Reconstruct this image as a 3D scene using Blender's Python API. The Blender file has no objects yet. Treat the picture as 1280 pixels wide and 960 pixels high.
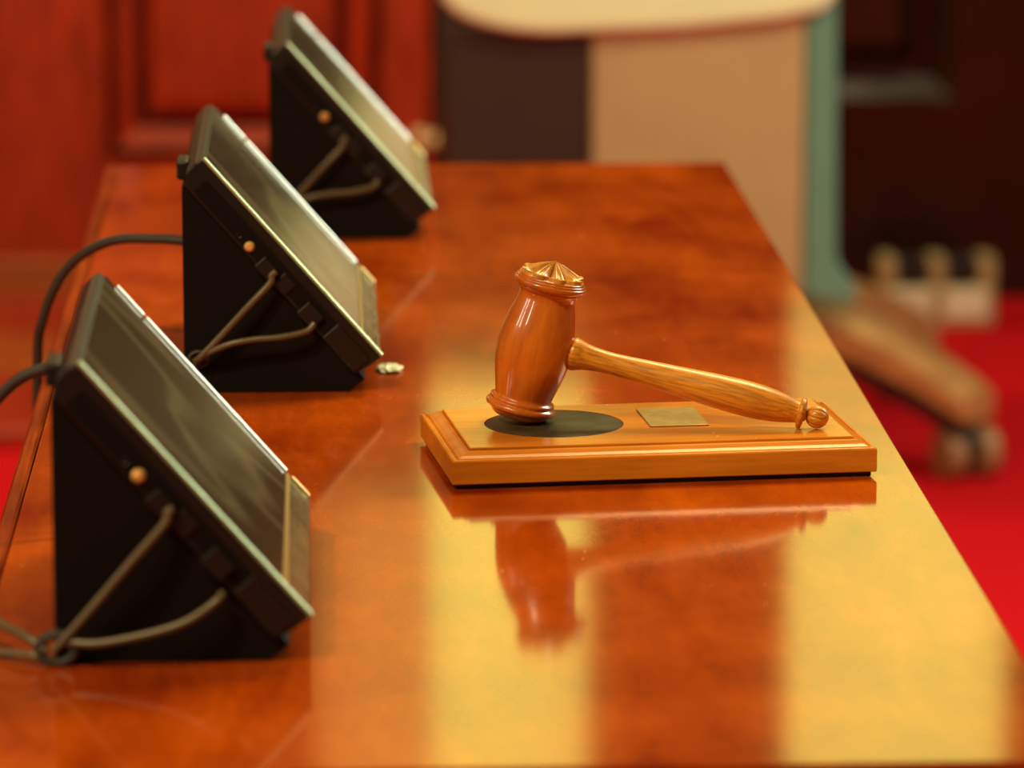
import bpy, bmesh, math, random
from mathutils import Vector, Matrix
random.seed(7)
S = bpy.context.scene
C = S.collection
PI = math.pi

# ------------------------------------------------------------------ camera
TZ = 0.75                                   # table top height
cam_d = bpy.data.cameras.new('camera'); cam = bpy.data.objects.new('camera', cam_d); C.objects.link(cam)
cam.location = (0, 0, TZ + 0.59)
cam.rotation_euler = (math.radians(90 - 11.033), 0, math.radians(-2.431))
cam_d.sensor_width = 36; cam_d.lens = 5780 / 1280 * 36
cam_d.clip_start = 0.05; cam_d.clip_end = 60
cam_d.dof.use_dof = True; cam_d.dof.focus_distance = 2.83; cam_d.dof.aperture_fstop = 6.6
S.camera = cam

# ------------------------------------------------------------------ view, world, lights
S.view_settings.view_transform = 'Standard'; S.view_settings.look = 'None'
S.view_settings.gamma = 1; S.view_settings.use_curve_mapping = False
S.view_settings.exposure = 0.0
W = bpy.data.worlds.new('world'); S.world = W; W.use_nodes = True
bg = W.node_tree.nodes['Background']; bg.inputs[0].default_value = (1.0, 0.66, 0.30, 1); bg.inputs[1].default_value = 0.09

def area(name, loc, target, size, power, col=(1, .72, .40), sy=None):
    l = bpy.data.lights.new(name, 'AREA'); l.energy = power; l.color = col
    l.size = size
    if sy: l.shape = 'RECTANGLE'; l.size_y = sy
    o = bpy.data.objects.new(name, l); C.objects.link(o); o.location = loc
    o.rotation_euler = (Vector(target) - Vector(loc)).to_track_quat('-Z', 'Y').to_euler()
    return o
area('ceiling_lamp_light', (0.9, 4.2, 3.1), (0.2, 3.0, .75), 0.9, 62, (1, .76, .34))
area('front_lamp_light', (-1.25, 1.2, 3.1), (0.15, 2.78, .8), 0.13, 46, (1, .80, .42))
area('front_lamp_light', (-0.75, 0.9, 3.1), (0.15, 2.78, .8), 0.10, 18, (1, .80, .42))
area('wall_fill_light', (-1.5, 6.75, 2.5), (-0.2, 7.5, .3), 0.25, 36, (1, .74, .30))  # unseen fill added to light the left panelling
for lx, ly in ((-2.95, 2.35), (-2.75, 1.75), (-2.0, .90)):
    area('left_window_light', (lx, ly, 2.05), (.13, 2.78, .82), .06, 5, (1, .88, .6), .40)
for lx, lp in ((-.25, 4), (.95, 4.5)):
    area('ledge_fill_light', (lx, 7.15, 2.9), (lx, 7.5, .3), .3, lp, (1, .78, .42))  # unseen lights added to pick out the panel ledges and mouldings
area('edge_glint_light', (2.45, 4.5, 2.35), (.3, 4.2, .8), 1.1, 62, (.90, 1, .80))  # unseen cool source added so the terminal edges glint
WIN_E = 1.32

# ------------------------------------------------------------------ material helpers
def newmat(name):
    m = bpy.data.materials.new(name); m.use_nodes = True
    return m, m.node_tree.nodes, m.node_tree.links, m.node_tree.nodes['Principled BSDF']
def plain(name, col, rough=.5, metal=0, spec=.5, noise=0, nscale=30, bump=0, coat=0):
    m, N, L, b = newmat(name)
    b.inputs['Base Color'].default_value = (*col, 1); b.inputs['Roughness'].default_value = rough
    b.inputs['Metallic'].default_value = metal; b.inputs['Specular IOR Level'].default_value = spec
    b.inputs['Coat Weight'].default_value = coat
    tc = N.new('ShaderNodeTexCoord'); n = N.new('ShaderNodeTexNoise'); n.inputs['Scale'].default_value = nscale
    n.inputs['Detail'].default_value = 6
    L.new(tc.outputs['Object'], n.inputs['Vector'])
    r = N.new('ShaderNodeValToRGB')
    r.color_ramp.elements[0].position = .3; r.color_ramp.elements[1].position = .7
    r.color_ramp.elements[0].color = (*[c * (1 - noise) for c in col], 1)
    r.color_ramp.elements[1].color = (*[min(1, c * (1 + noise)) for c in col], 1)
    L.new(n.outputs['Fac'], r.inputs['Fac']); L.new(r.outputs['Color'], b.inputs['Base Color'])
    if bump:
        bp = N.new('ShaderNodeBump'); bp.inputs['Strength'].default_value = bump; bp.inputs['Distance'].default_value = .001
        L.new(n.outputs['Fac'], bp.inputs['Height']); L.new(bp.outputs['Normal'], b.inputs['Normal'])
    return m
def wood(name, dark, light, axis=0, scale=40, stretch=.06, rough=.25, blotch=3., coat=0, specks=0, bump=.05, pores=.5):
    """grain streaks running along `axis` of the object's own coordinates"""
    m, N, L, b = newmat(name)
    tc = N.new('ShaderNodeTexCoord'); mp = N.new('ShaderNodeMapping')
    sc = [1, 1, 1]; sc[axis] = stretch; mp.inputs['Scale'].default_value = sc
    L.new(tc.outputs['Object'], mp.inputs['Vector'])
    g = N.new('ShaderNodeTexNoise'); g.inputs['Scale'].default_value = scale; g.inputs['Detail'].default_value = 8
    g.inputs['Roughness'].default_value = .65; g.inputs['Distortion'].default_value = .4
    L.new(mp.outputs['Vector'], g.inputs['Vector'])
    fine = N.new('ShaderNodeTexNoise'); fine.inputs['Scale'].default_value = scale * 9; fine.inputs['Detail'].default_value = 3
    L.new(mp.outputs['Vector'], fine.inputs['Vector'])
    bl = N.new('ShaderNodeTexNoise'); bl.inputs['Scale'].default_value = blotch; bl.inputs['Detail'].default_value = 3
    L.new(tc.outputs['Object'], bl.inputs['Vector'])
    a = N.new('ShaderNodeMath'); a.operation = 'MULTIPLY_ADD'; a.inputs[1].default_value = .5
    L.new(g.outputs['Fac'], a.inputs[0])
    c = N.new('ShaderNodeMath'); c.operation = 'MULTIPLY'; c.inputs[1].default_value = .5
    L.new(bl.outputs['Fac'], c.inputs[0]); L.new(c.outputs[0], a.inputs[2])
    r = N.new('ShaderNodeValToRGB'); r.color_ramp.elements[0].position = .36; r.color_ramp.elements[1].position = .64
    r.color_ramp.elements[0].color = (*dark, 1); r.color_ramp.elements[1].color = (*light, 1)
    L.new(a.outputs[0], r.inputs['Fac'])
    mr = N.new('ShaderNodeMapRange'); mr.inputs[1].default_value = .35; mr.inputs[2].default_value = .6
    mr.inputs[3].default_value = 1 - pores; mr.inputs[4].default_value = 1
    L.new(fine.outputs['Fac'], mr.inputs[0])
    mx = N.new('ShaderNodeMix'); mx.data_type = 'RGBA'; mx.blend_type = 'MULTIPLY'; mx.inputs['Factor'].default_value = 1
    L.new(r.outputs['Color'], mx.inputs['A']); L.new(mr.outputs[0], mx.inputs['B'])
    col = mx.outputs['Result']
    rough_sock = None
    if specks:
        v = N.new('ShaderNodeTexVoronoi'); v.inputs['Scale'].default_value = 75; L.new(tc.outputs['Object'], v.inputs['Vector'])
        n2 = N.new('ShaderNodeTexNoise'); n2.inputs['Scale'].default_value = 14; L.new(tc.outputs['Object'], n2.inputs['Vector'])
        th = N.new('ShaderNodeMapRange'); th.inputs[1].default_value = .48; th.inputs[2].default_value = .8
        th.inputs[3].default_value = 0; th.inputs[4].default_value = .10
        L.new(n2.outputs['Fac'], th.inputs[0])
        lt = N.new('ShaderNodeMath'); lt.operation = 'LESS_THAN'
        L.new(v.outputs['Distance'], lt.inputs[0]); L.new(th.outputs[0], lt.inputs[1])
        ms = N.new('ShaderNodeMix'); ms.data_type = 'RGBA'; ms.inputs['B'].default_value = (*specks, 1)
        sm = N.new('ShaderNodeMath'); sm.operation = 'MULTIPLY'; sm.inputs[1].default_value = .6
        L.new(lt.outputs[0], sm.inputs[0])
        L.new(sm.outputs[0], ms.inputs['Factor']); L.new(col, ms.inputs['A']); col = ms.outputs['Result']
        rr = N.new('ShaderNodeMath'); rr.operation = 'MULTIPLY_ADD'; rr.inputs[1].default_value = .4; rr.inputs[2].default_value = rough
        L.new(lt.outputs[0], rr.inputs[0]); rough_sock = rr.outputs[0]
    L.new(col, b.inputs['Base Color'])
    b.inputs['Roughness'].default_value = rough
    if rough_sock: L.new(rough_sock, b.inputs['Roughness'])
    b.inputs['Coat Weight'].default_value = coat; b.inputs['Coat Roughness'].default_value = .08
    if bump:
        bp = N.new('ShaderNodeBump'); bp.inputs['Strength'].default_value = bump; bp.inputs['Distance'].default_value = .0006
        L.new(fine.outputs['Fac'], bp.inputs['Height']); L.new(bp.outputs['Normal'], b.inputs['Normal'])
    return m
def emit(name, col, e):
    m, N, L, b = newmat(name)
    b.inputs['Base Color'].default_value = (*col, 1); b.inputs['Emission Color'].default_value = (*col, 1)
    b.inputs['Emission Strength'].default_value = e
    return m

M = {}
M['table'] = wood('polished_mahogany', (.24, .018, .0005), (.55, .086, .002), axis=1, scale=22, stretch=.25, rough=.085, blotch=7, specks=(.85, .55, .25), bump=.008, pores=.10)
M['table_edge'] = wood('mahogany_edge', (.26, .028, .002), (.45, .075, .004), axis=1, scale=30, stretch=.05, rough=.2)
M['head'] = wood('turned_wood_dark', (.50, .085, .003), (.80, .205, .009), axis=2, scale=40, stretch=.07, rough=.28, blotch=18, coat=.8, pores=.14)
M['head'].node_tree.nodes['Principled BSDF'].inputs['Coat Roughness'].default_value = .035
M['handle'] = wood('turned_wood_light', (.72, .235, .013), (.88, .35, .028), axis=0, scale=80, stretch=.07, rough=.33, blotch=16, coat=.12, pores=.38)
M['carving'] = wood('carved_wood', (.60, .23, .03), (.90, .45, .08), axis=2, scale=50, stretch=.3, rough=.25, blotch=22, coat=.4, pores=.3)
M['block'] = wood('honey_wood', (.56, .145, .006), (.82, .275, .018), axis=0, scale=45, stretch=.06, rough=.24, blotch=9, coat=.0, pores=.14, specks=(.95, .8, .45))
M['block_side'] = M['block']
M['felt'] = plain('dark_felt', (.03, .016, .006), .9)
M['slate'] = plain('dark_sound_disc', (.050, .030, .011), .46, spec=.2, noise=.5, nscale=55, bump=1.0)
M['brass'] = plain('aged_brass', (.42, .27, .095), .42, metal=.75, noise=.18, nscale=160, bump=.1)
M['brass_bright'] = plain('bright_brass', (1, .55, .18), .35, metal=.35)
M['black'] = plain('black_powder_coat', (.006, .0036, .003), .6, spec=.15, noise=.1, nscale=200, bump=.05)
M['casing'] = plain('dark_bronze_casing', (.007, .0042, .0035), .45, noise=.1, nscale=80)
M['screen'] = plain('dark_screen_glass', (.07, .05, .03), .10, spec=.5, noise=.06, nscale=5)
def pale_streaks(m):  # mixes paler streaks into the glass colour
    N, L = m.node_tree.nodes, m.node_tree.links; b = N['Principled BSDF']
    tc = N.new('ShaderNodeTexCoord'); mp = N.new('ShaderNodeMapping'); mp.inputs['Scale'].default_value = (1, 1.6, 1); mp.inputs['Rotation'].default_value = (0, .6, .35)
    L.new(tc.outputs['Object'], mp.inputs['Vector'])
    n = N.new('ShaderNodeTexNoise'); n.inputs['Scale'].default_value = 6.5; n.inputs['Detail'].default_value = .6; n.inputs['Distortion'].default_value = .9
    L.new(mp.outputs['Vector'], n.inputs['Vector'])
    r = N.new('ShaderNodeValToRGB'); cr = r.color_ramp
    cr.elements[0].position = .44; cr.elements[0].color = (.07, .048, .026, 1); cr.elements[1].position = .60; cr.elements[1].color = (.07, .05, .03, 1)
    e = cr.elements.new(.54); e.color = (.17, .135, .08, 1)
    L.new(n.outputs['Fac'], r.inputs['Fac']); L.new(r.outputs['Color'], b.inputs['Base Color'])
pale_streaks(M['screen'])
M['strip'] = plain('crumpled_glossy_film', (.20, .16, .08), .18, spec=.7, noise=.3, nscale=60, bump=1.0)
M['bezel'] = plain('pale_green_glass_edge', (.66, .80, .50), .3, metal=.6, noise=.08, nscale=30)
M['bezel_white'] = plain('whitened_edge', (.97, .97, .90), .28, metal=.7, noise=.03, nscale=30)  # whiter edge colour carries the reflection seen on the far edges
M['gold'] = plain('gold_line', (.75, .55, .2), .3, metal=.6)
M['cable'] = plain('olive_brown_cable', (.13, .085, .04), .33, noise=.1)
M['cable_black'] = plain('black_rubber_cable', (.045, .036, .028), .5)
M['carpet'] = plain('red_carpet', (.62, .004, .010), .95, spec=.1, noise=.14, nscale=260, bump=1)
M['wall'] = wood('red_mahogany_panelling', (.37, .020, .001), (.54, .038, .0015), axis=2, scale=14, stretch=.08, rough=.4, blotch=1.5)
M['wall_dark'] = wood('dark_panelling', (.016, .006, .003), (.036, .012, .005), axis=2, scale=14, stretch=.08, rough=.25, blotch=1.5)  # deeper shade of the right wall is put into this wood colour
M['base'] = wood('orange_wood_baseboard', (.40, .07, .008), (.6, .14, .02), axis=0, scale=14, stretch=.08, rough=.35, blotch=3)
M['cream'] = plain('cream_leather', (.90, 1.0, .60), .38, noise=.05, nscale=12)
M['beige'] = plain('beige_leather', (.50, .36, .17), .5, noise=.08, nscale=6)
M['green'] = plain('grey_green_leather', (.14, .32, .24), .42, noise=.06, nscale=9)
M['brown_leather'] = plain('dark_brown_leather', (.035, .018, .010), .5, noise=.1, nscale=14)
M['chair_wood'] = wood('chair_leg_wood', (.50, .20, .06), (.72, .36, .13), axis=0, scale=25, stretch=.1, rough=.3, blotch=6)
M['chair_black'] = plain('black_plastic', (.015, .012, .012), .4)
M['wheel'] = plain('tan_wheel', (.32, .16, .07), .5)
M['ivory'] = plain('ivory_plastic', (.92, .84, .58), .4, noise=.05)
M['pane'] = emit('daylit_frosted_pane', (.90, .95, .20), WIN_E)
M['pane_dim'] = emit('dim_lower_pane', (.84, .85, .20), WIN_E * .52)  # weaker glow added so the right desk reflection fades
M['tan_panel'] = emit('glowing_tan_panel', (.95, .62, .16), WIN_E * .23)  # glow added for the tan part of the desk reflection
M['plaster'] = plain('plaster', (.12, .03, .008), .8)
M['block'].node_tree.nodes['Principled BSDF'].inputs['Specular IOR Level'].default_value = .42
M['knob'] = plain('polished_pale_brass', (1, .80, .42), .4, metal=.1)
M['film'] = plain('clear_plastic_scrap', (.85, .9, .7), .2, spec=.9)

# ------------------------------------------------------------------ mesh helpers
def finish(name, bm, mat, parent=None, smooth=True, loc=None, bevel=0, seg=2, angle=35):
    bmesh.ops.recalc_face_normals(bm, faces=bm.faces[:])
    me = bpy.data.meshes.new(name); bm.to_mesh(me); bm.free()
    me.materials.append(mat)
    o = bpy.data.objects.new(name, me); C.objects.link(o)
    if smooth:
        for p in me.polygons: p.use_smooth = True
        me.set_sharp_from_angle(angle=math.radians(angle))
    if bevel:
        b = o.modifiers.new('bevel', 'BEVEL'); b.width = bevel; b.segments = seg; b.limit_method = 'ANGLE'
        b.angle_limit = math.radians(30); b.harden_normals = False
    if parent is not None: o.parent = parent
    if loc is not None: o.location = loc
    return o
def box(bm, x0, x1, y0, y1, z0, z1, mat=None):
    vs = [bm.verts.new((x, y, z)) for z in (z0, z1) for y in (y0, y1) for x in (x0, x1)]
    if mat is not None:
        for v in vs: v.co = mat @ v.co
    for f in ((0, 1, 3, 2), (4, 5, 7, 6), (0, 1, 5, 4), (2, 3, 7, 6), (0, 2, 6, 4), (1, 3, 7, 5)):
        bm.faces.new([vs[i] for i in f])
    return vs
def bx(*a, mat=None):
    bm = bmesh.new(); box(bm, *a, mat=mat); return bm
def prism(bm, pts, y0, y1):
    """outline in x-z pushed along y"""
    a = [bm.verts.new((x, y0, z)) for x, z in pts]; b = [bm.verts.new((x, y1, z)) for x, z in pts]
    n = len(pts)
    bm.faces.new(a); bm.faces.new(b)
    for i in range(n): bm.faces.new((a[i], a[(i + 1) % n], b[(i + 1) % n], b[i]))
def lathe(bm, prof, axis='z', n=64, mod=None):
    """prof = (radius, height) pairs"""
    rings = []
    for r, h in prof:
        ring = []
        if r < 1e-6:
            p = (0, 0, h) if axis == 'z' else (h, 0, 0)
            rings.append([bm.verts.new(p)]); continue
        for k in range(n):
            t = 2 * PI * k / n; rr = r * (mod(t, h) if mod else 1)
            p = (rr * math.cos(t), rr * math.sin(t), h) if axis == 'z' else (h, rr * math.cos(t), rr * math.sin(t))
            ring.append(bm.verts.new(p))
        rings.append(ring)
    for a, b in zip(rings, rings[1:]):
        if len(a) == 1 and len(b) == 1: continue
        for k in range(n):
            k2 = (k + 1) % n
            if len(a) == 1: bm.faces.new((a[0], b[k], b[k2]))
            elif len(b) == 1: bm.faces.new((a[k], a[k2], b[0]))
            else: bm.faces.new((a[k], a[k2], b[k2], b[k]))
def spline(pts, n=10):
    P = [Vector(p) for p in pts]; P = [P[0] * 2 - P[1]] + P + [P[-1] * 2 - P[-2]]; out = []
    for i in range(1, len(P) - 2):
        for k in range(n):
            t = k / n; a, b, c, d = P[i - 1], P[i], P[i + 1], P[i + 2]
            out.append(.5 * ((2 * b) + (c - a) * t + (2 * a - 5 * b + 4 * c - d) * t * t + (3 * b - a - 3 * c + d) * t ** 3))
    out.append(P[-2]); return out
def tube(bm, pts, r, n=12, per=10):
    P = spline(pts, per) if per else [Vector(p) for p in pts]
    prev = None; up = Vector((0, 0, 1)); rings = []
    for i, p in enumerate(P):
        t = (P[min(i + 1, len(P) - 1)] - P[max(i - 1, 0)]).normalized()
        if prev is None: s = t.cross(up if abs(t.z) < .95 else Vector((1, 0, 0))).normalized()
        else: s = (prev - t * prev.dot(t)).normalized()
        prev = s; q = t.cross(s)
        rr = r(i / (len(P) - 1)) if callable(r) else r
        rings.append([bm.verts.new(p + (s * math.cos(2 * PI * k / n) + q * math.sin(2 * PI * k / n)) * rr) for k in range(n)])
    for a, b in zip(rings, rings[1:]):
        for k in range(n): bm.faces.new((a[k], a[(k + 1) % n], b[(k + 1) % n], b[k]))
    bm.faces.new(rings[0]); bm.faces.new(rings[-1][::-1])
def empty(name, loc, rz, label, cat, group=None):
    o = bpy.data.objects.new(name, None); C.objects.link(o); o.location = loc; o.rotation_euler = (0, 0, rz)
    o.empty_display_size = .05
    o['label'] = label; o['category'] = cat
    if group: o['group'] = group
    return o
def tag(o, label, cat, group=None):
    o['label'] = label; o['category'] = cat
    if group: o['group'] = group
def struct(o): o['kind'] = 'structure'; return o

# ------------------------------------------------------------------ the room
struct(finish('floor', bx(-5, 5, -1.5, 7.7, -.05, 0), M['carpet'], smooth=False))
WY = 7.55
def panelled(bm, x0, x1, z0, z1, y, openings, mould=.085, deep=True):
    """frame face at y with raised-and-fielded panels let into the openings (full cells of a grid of columns)"""
    xs = [x0]
    for (a, b, c, d) in openings:
        if a > xs[-1]: box(bm, xs[-1], a, y, WY + .12, z0, z1)
        box(bm, a, b, y, WY + .12, z0, c); 
        if d < z1: box(bm, a, b, y, WY + .12, d, z1)
        # moulding rings
        prof = [(0, y), (.003, y + .006), (.034, y + .036), (.038, y + .055), (.058, y + .055), (mould, y + .022), (mould + .004, y + .018)]
        if deep: prof = [(0, y), (.002, y + .10), (.015, y + .10), (.018, y + .012), (.050, y + .026), (.053, y + .10), (.070, y + .10), (.074, y + .022), (.092, y + .014)]
        prev = None
        for ins, yy in prof:
            ring = [bm.verts.new(v) for v in ((a + ins, yy, c + ins), (b - ins, yy, c + ins), (b - ins, yy, d - ins), (a + ins, yy, d - ins))]
            if prev:
                for k in range(4): bm.faces.new((prev[k], prev[(k + 1) % 4], ring[(k + 1) % 4], ring[k]))
            prev = ring
        bm.faces.new(prev)
        xs.append(b)
    if xs[-1] < x1: box(bm, xs[-1], x1, y, WY + .12, z0, z1)
bm = bmesh.new()
panelled(bm, -5, .185, 0, 1.48, WY, [(-1.25, -.50 - .16, .247, 1.35), (-.346, .105, .247, 1.35)])
struct(finish('wall_back', bm, M['wall'], smooth=False))
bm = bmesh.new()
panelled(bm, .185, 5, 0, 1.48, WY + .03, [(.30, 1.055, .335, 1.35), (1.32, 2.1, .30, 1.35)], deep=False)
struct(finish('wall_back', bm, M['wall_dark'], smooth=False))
struct(finish('baseboard_back', bx(-5, .183, WY - .03, WY - .001, 0, .085), M['base'], smooth=False, bevel=.006))
struct(finish('trim_1', bx(-4, -.30, 6.83, 7.17, 0, .03), M['base'], smooth=False, bevel=.008))
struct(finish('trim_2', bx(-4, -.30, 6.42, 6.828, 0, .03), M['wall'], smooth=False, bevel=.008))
struct(finish('floor_shade_strip', bx(-4, -.30, 7.172, 7.515, 0, .029), M['wall'], smooth=False, bevel=.004))  # dark slab standing in for the shaded carpet along the wall
# upper wall round the two high windows
bm = bmesh.new()
Z0, Z1, ZT = 1.485, 2.75, 3.3
wins = [(-.018, .450), (.785, 1.165)]
box(bm, -5, wins[0][0], WY, WY + .12, Z0, ZT); box(bm, wins[0][1], wins[1][0], WY, WY + .12, Z0, ZT)
box(bm, wins[1][1], 5, WY, WY + .12, Z0, ZT)
for a, b in wins: box(bm, a, b, WY, WY + .12, Z1, ZT)
box(bm, wins[0][0], .165, WY, WY + .12, Z0, 1.81); box(bm, .165, wins[0][1], WY, WY + .12, Z0, 1.64)
struct(finish('wall_back', bm, M['plaster'], smooth=False))
w = struct(finish('window_1', bx(.185, .450, WY + .06, WY + .07, 1.64, Z1), M['pane'], smooth=False))
w = struct(finish('glow_panel', bx(-.018, .184, WY + .04, WY + .05, 1.81, Z1), M['tan_panel'], smooth=False))  # unseen glowing panel added beside the left window
w = struct(finish('window_3', bx(.785, 1.165, WY + .06, WY + .07, 1.76, Z1), M['pane'], smooth=False))
w = struct(finish('window_4', bx(.785, 1.165, WY + .06, WY + .07, 1.487, 1.755), M['pane_dim'], smooth=False))

# ------------------------------------------------------------------ the table
tb = empty('desk', (.0865, 3.07, 0), 0, 'long narrow polished mahogany desk carrying the gavel and three terminals', 'desk')
X0, X1, Y0, Y1 = -.186 - .0865, .359 - .0865, 2.087 - 3.07, 4.038 - 3.07
bm = bmesh.new(); box(bm, X0 + .0105, X1, Y0, Y1, TZ - .032, TZ)
finish('tabletop', bm, M['table'], tb, smooth=False, bevel=.0010, seg=2)
bm = bmesh.new()
prism(bm, [(X0, TZ - .032), (X0 + .0095, TZ - .032), (X0 + .0095, TZ - .001), (X0 + .008, TZ + .0005), (X0 + .0022, TZ + .0005), (X0, TZ - .002)], Y0, Y1)
finish('edge_moulding', bm, M['table_edge'], tb, smooth=False)
bm = bmesh.new()
box(bm, X0 + .04, X1 - .04, Y0 + .04, Y1 - .04, .06, TZ - .033)
finish('carcass', bm, M['wall_dark'], tb, smooth=False, bevel=.004)
finish('plinth', bx(X0 + .06, X1 - .06, Y0 + .06, Y1 - .06, 0, .06), M['wall_dark'], tb, smooth=False)

# ------------------------------------------------------------------ sounding block
BX, BY, BR = .1997, 2.7795, .1085
L2, W2 = .1295, .0725
blk = empty('sound_block', (BX, BY, TZ), BR, 'rectangular honey-coloured wooden striking block lying under the gavel', 'gavel block')
def rings(bm, prof, cap_bot=True, cap_top=True):
    prev = None
    for ins, z in prof:
        ring = [bm.verts.new(v) for v in ((-L2 + ins, -W2 + ins, z), (L2 - ins, -W2 + ins, z), (L2 - ins, W2 - ins, z), (-L2 + ins, W2 - ins, z))]
        if prev is None:
            if cap_bot: bm.faces.new(ring)
        else:
            for k in range(4): bm.faces.new((prev[k], prev[(k + 1) % 4], ring[(k + 1) % 4], ring[k]))
        prev = ring
    if cap_top: bm.faces.new(prev)
bm = bmesh.new()
BT = .0230
rings(bm, [(0.0006, .0030), (0, .0036), (0, .0168), (.0006, .0176), (.0024, .0178), (.0027, .0166), (.0036, .0166), (.0046, .0180), (.0070, .0192), (.0094, .0210), (.0112, .0214), (.0114, .0202), (.0122, .0202), (.0123, .0226), (.0128, BT)])
blo = finish('block', bm, M['block'], blk, smooth=False)
# circular recess for the striking disc, cut for real
dc = Matrix.Rotation(-BR, 3, 'Z') @ Vector((.1437 - BX, 2.7778 - BY, 0))
DR = .0428
bm = bmesh.new(); lathe(bm, [(0, BT - .0014), (DR, BT - .0014), (DR, BT + .01), (0, BT + .01)], n=96)
cut = finish('cut', bm, M['block']); cut.parent = blk; cut.location = (dc.x, dc.y, 0)
md = blo.modifiers.new('recess', 'BOOLEAN'); md.operation = 'DIFFERENCE'; md.solver = 'EXACT'; md.object = cut
bpy.context.view_layer.update()
dg = bpy.context.evaluated_depsgraph_get()
new = bpy.data.meshes.new_from_object(blo.evaluated_get(dg)); blo.modifiers.clear(); blo.data = new
if not new.materials: new.materials.append(M['block'])
bpy.data.objects.remove(cut)
bm = bmesh.new(); rings(bm, [(.0035, 0), (.0030, .0003), (.0030, .0030)])
finish('felt_base', bm, M['felt'], blk, smooth=False)['label'] = 'dark recessed foot'
bm = bmesh.new(); lathe(bm, [(0, BT - .0014), (DR - .0006, BT - .0014), (DR - .0006, BT - .0004), (DR - .0010, BT - .0001), (0, BT)], n=96)
finish('striking_disc', bm, M['slate'], blk, loc=(dc.x, dc.y, 0), angle=50)['label'] = 'round dark sounding disc'
pc = Matrix.Rotation(-BR, 3, 'Z') @ Vector((.2176 - BX, 2.7925 - BY, 0))
pl = finish('name_plate', bx(-.0183, .0183, -.0275, .0275, BT, BT + .0009), M['brass'], blk, smooth=False, loc=(pc.x, pc.y, 0), bevel=.0003)
pl.rotation_euler = (0, 0, -.016); pl['label'] = 'aged brass plate'

# ------------------------------------------------------------------ gavel
TH = math.radians(13.35)
gv = empty('gavel', (.1328, 2.7847, TZ + BT), math.atan2(-.0284, .1614), 'turned wooden gavel resting head-down on the striking block', 'gavel')
def gpart(o):
    o.location = (0, 0, .0484); o.rotation_euler = (0, TH, 0); return o
def bul(z):          # barrel between the necks
    t = (z + .0015) / .0325
    return .0176 + .0059 * max(0, math.cos(t * PI / 2)) ** 1.15
prof = [(0, -.0470), (.012, -.0468), (.0160, -.0460), (.0174, -.0447), (.0178, -.0436), (.0180, -.0428), (.0196, -.0424), (.0212, -.0416), (.0219, -.0402), (.0217, -.0388),
        (.0207, -.0379), (.0198, -.0376), (.0196, -.0371), (.0201, -.0362), (.0199, -.0352), (.0190, -.0346), (.0181, -.0343)]
prof += [(bul(z / 1000), z / 1000) for z in [x * 1.0 for x in range(-33, 31)]]
prof += [(.0178, .0318), (.0180, .0332), (.0186, .0344), (.0198, .0350), (.0201, .0357), (.0199, .0362), (.0210, .0367), (.0220, .0374), (.0226, .0386), (.0227, .0398), (.0222, .0406), (.0216, .0408),
         (.0216, .0413), (.0213, .0420), (.0206, .0422), (.0206, .0427), (.0202, .0434), (.0192, .0436), (0, .0436)]
bm = bmesh.new(); lathe(bm, prof, n=96)
head = gpart(finish('head', bm, M['head'], gv, angle=60)); head['label'] = 'turned barrel head'
# carved rosette
NP = 8
bm = bmesh.new(); NR, NT = 22, NP * 24
grid = []
for i in range(NR + 1):
    row = []
    for k in range(NT):
        t = 2 * PI * k / NT + .2; ph = (t * NP / (2 * PI)) % 1.0; u = abs(ph - .5) * 2      # 0 petal middle, 1 between
        R = .0200 * (1 - .36 * u ** 2.4)
        s = i / NR; r = R * s
        dome = .0094 * (1 - s) ** 1.45 + .0007 * s + .0006 * s ** 6
        petal = (math.sqrt(max(0, 1 - u * u)) - .5) * .0036 * math.sin(min(1, s * 1.1) * PI * .78)
        flute = -.0013 * math.exp(-(u / .17) ** 2) * math.sin(s * PI) ** .8
        flute += .0007 * math.exp(-((u - .42) / .15) ** 2) * math.sin(s * PI)
        z = .0438 + dome + petal + flute
        if i == NR: z = .0432
        if i == NR - 1: r = R * .995
        z = max(z, .0432)
        row.append(bm.verts.new((r * math.cos(t), r * math.sin(t), z)))
    grid.append(row)
c0 = bm.verts.new((0, 0, 0.0438 + .0100))
bmesh.ops.delete(bm, geom=grid[0], context='VERTS')
for k in range(NT):
    k2 = (k + 1) % NT
    bm.faces.new((c0, grid[1][k], grid[1][k2]))
    for i in range(1, NR): bm.faces.new((grid[i][k], grid[i + 1][k], grid[i + 1][k2], grid[i][k2]))
# little darts between the petal tips
for j in range(NP):
    t = 2 * PI * j / NP - .2 + 2 * PI / NP
    t = j * 2 * PI / NP
    mt = Matrix.Rotation(t, 4, 'Z') @ Matrix.Translation((.0166, 0, .0436))
    v = [bm.verts.new(mt @ Vector(p)) for p in ((-.0022, 0, .0), (.0010, -.0019, 0), (.0010, .0019, 0), (.0002, 0, .0011))]
    for f in ((0, 1, 3), (1, 2, 3), (2, 0, 3)): bm.faces.new([v[q] for q in f])
ros = finish('carved_rosette', bm, M['carving'], head, angle=50); ros['label'] = 'pale carved petal rosette'
hp = [(0, .017), (.0086, .0205), (.0098, .0222), (.0103, .0238), (.0102, .0252), (.0095, .0275), (.0084, .0310), (.0075, .0360), (.0069, .0430), (.0068, .0500), (.0071, .0580), (.0078, .0700), (.0087, .0850),
      (.0096, .1000), (.0104, .1130), (.0109, .1260), (.0110, .1350), (.0107, .1430), (.0098, .1510), (.0086, .1575), (.0074, .1625), (.0067, .1652), (.0069, .1660), (.0086, .1664), (.0095, .1672), (.0096, .1684),
      (.0091, .1694), (.0070, .1700), (.0046, .1704), (.0044, .1712), (.0, .1716)]
hp2 = []
for (r0, x0), (r1, x1) in zip(hp, hp[1:]):
    hp2.append((r0, x0))
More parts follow.
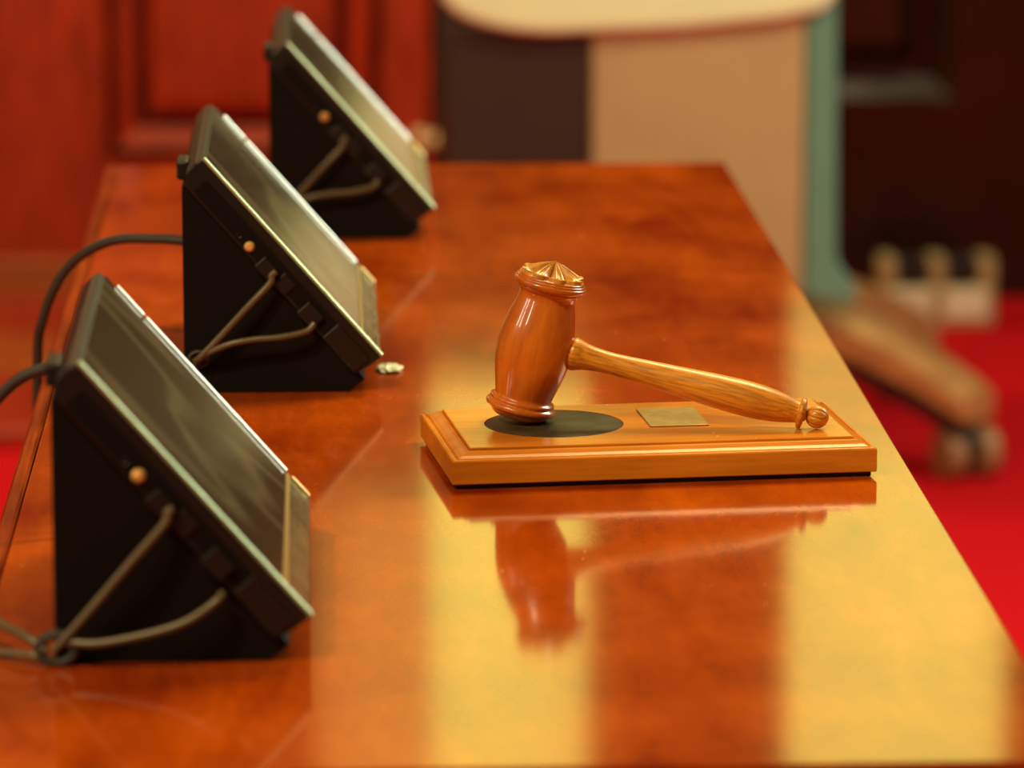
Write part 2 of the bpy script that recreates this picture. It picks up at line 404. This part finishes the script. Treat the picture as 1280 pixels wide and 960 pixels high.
bm = bmesh.new(); lathe(bm, [(r, x) for r, x in hp], axis='x', n=48)
hn = gpart(finish('handle', bm, M['handle'], gv, angle=60)); hn['label'] = 'tapered lighter handle'
bm = bmesh.new()
pr = [(.0070 * math.sin(PI * i / 20), .1778 - .0072 * math.cos(PI * i / 20)) for i in range(21)]; pr[0] = (0, pr[0][1]); pr[-1] = (0, pr[-1][1])
lathe(bm, pr, axis='x', n=96, mod=lambda t, h: 1 - .16 * (1 - abs(math.sin(t * 4 + .5))) ** 3.0)
bf = finish('ball_finial', bm, M['handle'], hn, angle=70); bf['label'] = 'grooved ball at the handle tip'

# ------------------------------------------------------------------ touch terminals
DEP = .275
GB, GT = Vector((.1307, 0, .0246)), Vector((.0145, 0, .1568))       # glass line, bottom and top
US = (GT - GB).normalized(); NS = Vector((US.z, 0, -US.x)); SL = (GT - GB).length
def F(s, y, h):      # point on the tilted face: s up the slope, y across, h above the glass
    p = GB + US * s + NS * h; return Vector((p.x, y, p.z))
def fbox(bm, s0, s1, y0, y1, h0, h1):
    vs = [bm.verts.new(F(s, y, h)) for h in (h0, h1) for y in (y0, y1) for s in (s0, s1)]
    for f in ((0, 1, 3, 2), (4, 5, 7, 6), (0, 1, 5, 4), (2, 3, 7, 6), (0, 2, 6, 4), (1, 3, 7, 5)): bm.faces.new([vs[i] for i in f])
def fb(*a):
    bm = bmesh.new(); fbox(bm, *a); return bm
HI = .004            # the housing side lies this far behind the tablet side
def terminal(x, y, label, corner=False):
    t = empty('touch_terminal', (x, y, TZ), 0, label, 'touch terminal', 'wedge-shaped terminals along the left side of the desk')
    bm = bmesh.new()
    prism(bm, [(0, 0), (.109, 0), (.1195, .0085), (.1160, .0130), (.1120, .0160), (.0135, .1280), (.0015, .1395), (0, .138)], HI, DEP - HI)
    finish('housing', bm, M['black'], t, smooth=False, bevel=.0012)
    # tablet casing, a thick slab with rounded rear corners
    out = [F(0, 0, -.0012), F(SL, 0, -.0012), F(SL + .0015, 0, -.006), F(SL + .0005, 0, -.015), F(SL - .006, 0, -.0215), F(.030, 0, -.0215), F(.012, 0, -.0225), F(.003, 0, -.0215), F(.0005, 0, -.010)]
    bm = bmesh.new(); prism(bm, [(p.x, p.z) for p in out], 0, DEP)
    cas = finish('casing', bm, M['casing'], t, smooth=False, bevel=.0010)
    # side recess panel with ports
    sd = finish('port_recess', fb(.018, SL - .012, -.0003, .001, -.0195, -.0075), M['black'], t, smooth=False)
    for s, h, r, mt, nm in ((.1125, -.0165, .0036, 'brass_bright', 'thumbscrew'), (.1225, -.0165, .0019, 'casing', 'audio_jack')):
        bm = bmesh.new()
        pf = [(0, -.0024), (r * .55, -.0022), (r * .85, -.0012), (r, 0), (r, .002), (0, .002)] if nm == 'thumbscrew' else [(r * .45, .001), (r * .45, -.0006), (r * .8, -.0011), (r, -.0006), (r, .001)]
        lathe(bm, pf, n=24)
        for v in bm.verts: v.co = F(s, -.0003, h) + Vector((v.co.x, v.co.z, v.co.y))
        finish(nm, bm, M[mt], t)
    # cable plugs
    finish('plug', fb(.088, .1015, -.004, .003, -.0225, -.0125), M['casing'], t, smooth=False, bevel=.001)
    finish('port_block', fb(.073, .0845, -.0014, .002, -.0215, -.0105), M['casing'], t, smooth=False, bevel=.0008)
    finish('plug', fb(.045, .060, -.004, .003, -.0225, -.0110), M['casing'], t, smooth=False, bevel=.001)
    finish('corner_cover', fb(.004, .036, -.0012, .002, -.0215, -.0070), M['casing'], t, smooth=False, bevel=.0012)
    # glass face
    e = .0034
    finish('screen', fb(.0215, SL - .003, e, DEP - e, -.0012, 0), M['screen'], t, smooth=False)['label'] = 'dark glass touch screen'
    bm = bmesh.new(); n_s, n_y = 8, 40; g = []
    rnd = random.Random(5)
    for i in range(n_s + 1):
        g.append([bm.verts.new(F(.0015 + .0175 * i / n_s, e + (DEP - 2 * e) * j / n_y, -.0006 + rnd.random() * .0007)) for j in range(n_y + 1)])
    for i in range(n_s):
        for j in range(n_y): bm.faces.new((g[i][j], g[i + 1][j], g[i + 1][j + 1], g[i][j + 1]))
    finish('film_strip', bm, M['strip'], t)['label'] = 'glossy strip below the screen'
    finish('gold_line', fb(.0190, .0215, e, DEP - e, -.0012, .0005), M['gold'], t, smooth=False)
    # edges: a chamfered pale strip near and far
    def rim(s0, s1, yc, rad, mt, label, nm='glass_edge', flat=.7):
        bm = bmesh.new(); n = 12; A = []; B = []
        for k in range(n):
            a = 2 * PI * k / n; dy = rad * math.cos(a); dh = rad * flat * math.sin(a)
            A.append(bm.verts.new(F(s0, yc + dy, dh))); B.append(bm.verts.new(F(s1, yc + dy, dh)))
        for k in range(n): bm.faces.new((A[k], A[(k + 1) % n], B[(k + 1) % n], B[k]))
        bm.faces.new(A); bm.faces.new(B[::-1])
        finish(nm, bm, M[mt], t)['label'] = label
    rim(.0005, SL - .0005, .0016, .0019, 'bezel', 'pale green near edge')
    rim(.0225, SL - .036, DEP - .0016, .0022, 'bezel_white', 'bright far edge')  # broken into lengths that follow the highlight along the edge
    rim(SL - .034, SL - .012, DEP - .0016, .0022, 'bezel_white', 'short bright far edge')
    rim(.003, .0175, DEP - .0018, .0022, 'gold', 'golden clip at lower far corner', 'edge_clip')
    # side grommet and cables
    hx, hz = (.0015, .0095) if corner else (.0096, .0229)
    yy = -.004
    bm = bmesh.new()
    gr = 1.45 if corner else 1
    tube(bm, [(hx + gr * .0062 * math.cos(a), HI - .0012 if not corner else -.002, hz + gr * .0050 * math.sin(a)) for a in [2 * PI * k / 24 for k in range(25)]], .0013 * gr * gr, n=8, per=0)
    finish('grommet', bm, M['cable_black'], t)
    p1 = F(.089, yy, -.0200); p2 = F(.0466, yy, -.0245)
    end = (hx - .002, .002 if not corner else -.003, hz - .001)
    bm = bmesh.new(); q1 = p1 + Vector((0, -.001, -.004)); e1 = Vector((hx + .002, -.004, hz + .003)); tube(bm, [p1 + NS * .006, p1 + NS * .002, q1, q1.lerp(e1, .33) + Vector((-.0005, -.003, 0)), q1.lerp(e1, .7) + Vector((0, -.002, 0)), e1, end], .0023)
    finish('cable', bm, M['cable'], t)
    q2 = Vector((.0805, -.006, .0425)) if not corner else Vector((.0818, -.006, .0335))
    if corner: mid = [(.066, -.008, .0235), (.045, -.008, .0172), (.022, -.007, .0130)]
    else: mid = [(.064, -.008, .0392), (.047, -.008, .0378), (.032, -.008, .0352), (.019, -.006, .0300)]
    bm = bmesh.new(); tube(bm, ([p2 + NS * .006] if not corner else [q2 + Vector((.004, .004, .004))]) + [q2] + mid + [(hx + .004, -.003, hz + .003), (end[0], end[1], end[2] - .0015)], .0022)
    finish('cable', bm, M['cable'], t)
    # rear hinge knobs on the back
    bm = bmesh.new(); box(bm, -.0040, .0040, .03, .06, .138, .151)
    finish('rear_catch', bm, M['casing'], t, smooth=False, bevel=.002)
    return t
terminal(-.1355, 2.286, 'black wedge touch terminal nearest the viewer, with its cables tied at the lower left corner', True)
terminal(-.0890, 2.997, 'black wedge touch terminal in the middle of the row, cables through a side hole')
terminal(-.0380, 3.628, 'black wedge touch terminal farthest back, beside the far end of the desk')

# trailing cables
def cable(pts, r, label, mat='cable'):
    bm = bmesh.new(); tube(bm, pts, r)
    o = finish('cable', bm, M[mat]); tag(o, label, 'cable'); return o
ex = -.190
cable([(-.0905, 3.14, .829), (-.110, 3.15, .829), (-.145, 3.17, .824), (-.175, 3.19, .802), (-.193, 3.20, .765), (-.1985, 3.21, .72), (-.200, 3.22, .55), (-.205, 3.23, .30), (-.21, 3.24, .004)], .0035,
      'grey cable arching left from the middle terminal over the desk edge', 'cable_black')
cable([(-.137, 2.45, .887), (-.147, 2.455, .887), (-.160, 2.46, .876), (-.1635, 2.46, .86)] if False else [(-.137, 2.50, .862), (-.150, 2.51, .861), (-.170, 2.52, .850), (-.1900, 2.53, .823), (-.1960, 2.54, .780), (-.197, 2.55, .70), (-.20, 2.56, .40), (-.205, 2.57, .004)], .0035,
      'dark cable dropping over the desk edge behind the nearest terminal', 'cable_black')
cable([(-.1400, 2.283, .7585), (-.149, 2.290, .7640), (-.162, 2.305, .7665), (-.180, 2.33, .7700), (-.197, 2.35, .765), (-.206, 2.36, .72), (-.21, 2.37, .4), (-.21, 2.37, .004)], .0024,
      'upper of two thin brown cables leaving the nearest terminal at its corner')
cable([(-.1400, 2.284, .7540), (-.150, 2.288, .7555), (-.165, 2.30, .7535), (-.182, 2.31, .7535), (-.194, 2.32, .750), (-.202, 2.325, .70), (-.206, 2.33, .4), (-.206, 2.33, .004)], .0022,
      'lower thin brown cable lying on the desk left of the nearest terminal')
# crumpled scrap
bm = bmesh.new(); bmesh.ops.create_icosphere(bm, subdivisions=3, radius=1)
rnd = random.Random(3)
for v in bm.verts:
    k = .75 + .5 * rnd.random(); v.co = Vector((v.co.x * .0085 * k, v.co.y * .012 * k, max(0, v.co.z * .0022 * k + .0016)))
o = finish('plastic_scrap', bm, M['film'], smooth=False); o.location = (.0475, 3.075, TZ)
tag(o, 'small crumpled whitish plastic scrap beside the middle terminal', 'scrap')

# ------------------------------------------------------------------ swivel chair behind the desk
ch = empty('swivel_chair', (.50, 6.44, 0), 0, 'beige and cream upholstered swivel armchair with wooden star base behind the desk', 'chair')
CX, CY = .50, 6.44
def cp(x): return x - CX
def cq(y): return y - CY
def rbox(name, x0, x1, y0, y1, z0, z1, mat, b, parent=ch, seg=4):
    return finish(name, bx(cp(x0), cp(x1), cq(y0), cq(y1), z0, z1), mat, parent, smooth=True, bevel=b, seg=seg)
for sy in (0, 1):
    ya, yb = (6.20, 6.255) if sy == 0 else (6.665, 6.72)
    a_, b_ = (6.175, 6.27) if sy == 0 else (6.65, 6.745)
    # armrest with a rounded front end
    pts = []
    for k in range(13):
        a = PI + (PI / 2) * k / 12
        pts.append((cp(.320) + .152 * math.cos(a), .668 + .056 * math.sin(a)))
    pts += [(cp(.50), .618), (cp(.62), .629), (cp(.68), .640), (cp(.70), .66), (cp(.71), .775), (cp(.66), .79), (cp(.56), .795), (cp(.47), .785), (cp(.38), .765), (cp(.28), .745), (cp(.19), .72), (cp(.168), .70)]  # raised top, out of view, shaped for the cream reflection in the screens
    bm = bmesh.new(); prism(bm, pts, cq(a_), cq(b_)); finish('armrest', bm, M['cream'], ch, smooth=False, bevel=.012, seg=3)
    rbox('arm_panel', .371, .660, ya, yb, .25, .640, M['beige'], .006)['label'] = 'beige side panel'
    rbox('front_arm_panel', .175, .369, ya + .006, yb - .004, .34, .618, M['brown_leather'], .006)['label'] = 'dark front side panel'
    bm = bmesh.new(); prism(bm, [(cp(.662), .25), (cp(.715), .235), (cp(.740), .245), (cp(.706), .30), (cp(.702), .70), (cp(.662), .70)], cq(ya - .002), cq(yb)); finish('arm_frame', bm, M['green'], ch, smooth=False, bevel=.006)
rbox('seat', .18, .64, 6.26, 6.66, .36, .48, M['brown_leather'], .03)
bm = bmesh.new(); prism(bm, [(cp(.60), .40), (cp(.69), .40), (cp(.745), 1.0), (cp(.735), 1.04), (cp(.70), 1.05), (cp(.67), 1.03)], cq(6.24), cq(6.68)); finish('backrest', bm, M['brown_leather'], ch, smooth=False, bevel=.02, seg=4)
bm = bmesh.new(); lathe(bm, [(0, .10), (.045, .10), (.05, .13), (.05, .21), (.034, .225), (.028, .24), (.028, .35), (.09, .352), (.09, .365), (0, .365)], n=32)
finish('column', bm, M['chair_black'], ch)
def leg(a):
    R = .47
    mt = Matrix.Rotation(a, 4, 'Z')
    bm = bmesh.new(); n = 14; rows = []
    for i in range(n + 1):
        s = i / n; x = .04 + (R - .02) * s
        zt = .245 - .120 * s ** 2.3; w = .062 - .018 * s; th = .066 - .022 * s
        rows.append([bm.verts.new(mt @ Vector(p)) for p in ((x, -w, zt - th), (x, -w, zt - .012), (x, -w * .6, zt), (x, w * .6, zt), (x, w, zt - .012), (x, w, zt - th))])
    for p, q in zip(rows, rows[1:]):
        for k in range(6): bm.faces.new((p[k], p[(k + 1) % 6], q[(k + 1) % 6], q[k]))
    bm.faces.new(rows[0]); bm.faces.new(rows[-1][::-1])
    l = finish('leg', bm, M['chair_wood'], ch, angle=50, bevel=.003)
    bm = bmesh.new(); rows = []
    for i in range(n + 1):
        s = i / n; x = .04 + (R - .03) * s
        zt = .245 - .120 * s ** 2.3 - (.066 - .022 * s) - .0005; w = .058 - .018 * s
        rows.append([bm.verts.new(mt @ Vector(p)) for p in ((x, -w, zt - .022), (x, -w, zt), (x, w, zt), (x, w, zt - .022))])
    for p, q in zip(rows, rows[1:]):
        for k in range(4): bm.faces.new((p[k], p[(k + 1) % 4], q[(k + 1) % 4], q[k]))
    bm.faces.new(rows[0]); bm.faces.new(rows[-1][::-1])
    finish('leg_underside', bm, M['chair_black'], l, smooth=False)
    # twin-wheel caster
    bm = bmesh.new(); tip = mt @ Vector((R, 0, 0))
    cm = Matrix.Translation((tip.x, tip.y, 0)) @ Matrix.Rotation(random.choice((.1, .35, -.2)) , 4, 'Z')
    lathe(bm, [(0, .030), (.017, .032), (.022, .05), (.016, .066), (.008, .07), (.008, .086), (0, .086)], n=20)
    for v in bm.verts: v.co = cm @ v.co
    c = finish('caster', bm, M['chair_black'], l)
    for sx in (-1, 1):
        bm = bmesh.new(); lathe(bm, [(0, .011), (.018, .011), (.033, .013), (.036, .018), (.036, .034), (.032, .039), (.014, .041), (0, .041)], axis='x', n=28)
        for v in bm.verts: v.co = cm @ Vector((sx * v.co.x, v.co.y, v.co.z + .036))
        finish('wheel', bm, M['wheel'], l)
for k in range(5): leg(math.radians(-35 + 72 * k))

# small box of sockets on the floor by the wall
ob = empty('floor_socket_box', (1.0, 7.36, 0), 0, 'ivory floor box with two dark sockets standing by the dark panelling', 'socket box')
bm = bmesh.new(); box(bm, -.092, .092, -.04, .04, 0, .065)
finish('body', bm, M['beige'], ob, smooth=False, bevel=.005)
for x in (-.045, .045): finish('cover_plate', bx(x - .034, x + .034, -.045, -.0405, .014, .062), M['ivory'], ob, smooth=False, bevel=.002)['label'] = 'bright ivory cover plate'
for x in (-.080, 0, .080): finish('post', bx(x - .013, x + .013, -.035, .035, .066, .110), M['beige'], ob, smooth=False, bevel=.004)
for x in (-.040, .040): finish('socket', bx(x - .024, x + .024, -.03, .03, .066, .108), M['chair_black'], ob, smooth=False, bevel=.003)
# two brass knobs on the panelling left of the chair
for i, (x, z) in enumerate(((.168, .285), (.197, .276))):
    bm = bmesh.new(); lathe(bm, [(0, -.045), (.008, -.043), (.0128, -.035), (.0138, -.027), (.011, -.018), (.005, -.012), (.005, -.002), (.010, 0), (0, 0)], n=24)
    for v in bm.verts: v.co = Vector((v.co.x, v.co.z, v.co.y))
    o = finish('brass_knob', bm, M['knob']); o.location = (x, WY + (0 if x < .185 else .03), z)
    tag(o, ('left' if i == 0 else 'right') + ' one of two small brass knobs on the panelling beside the chair', 'knob', 'brass knobs on the panelling')
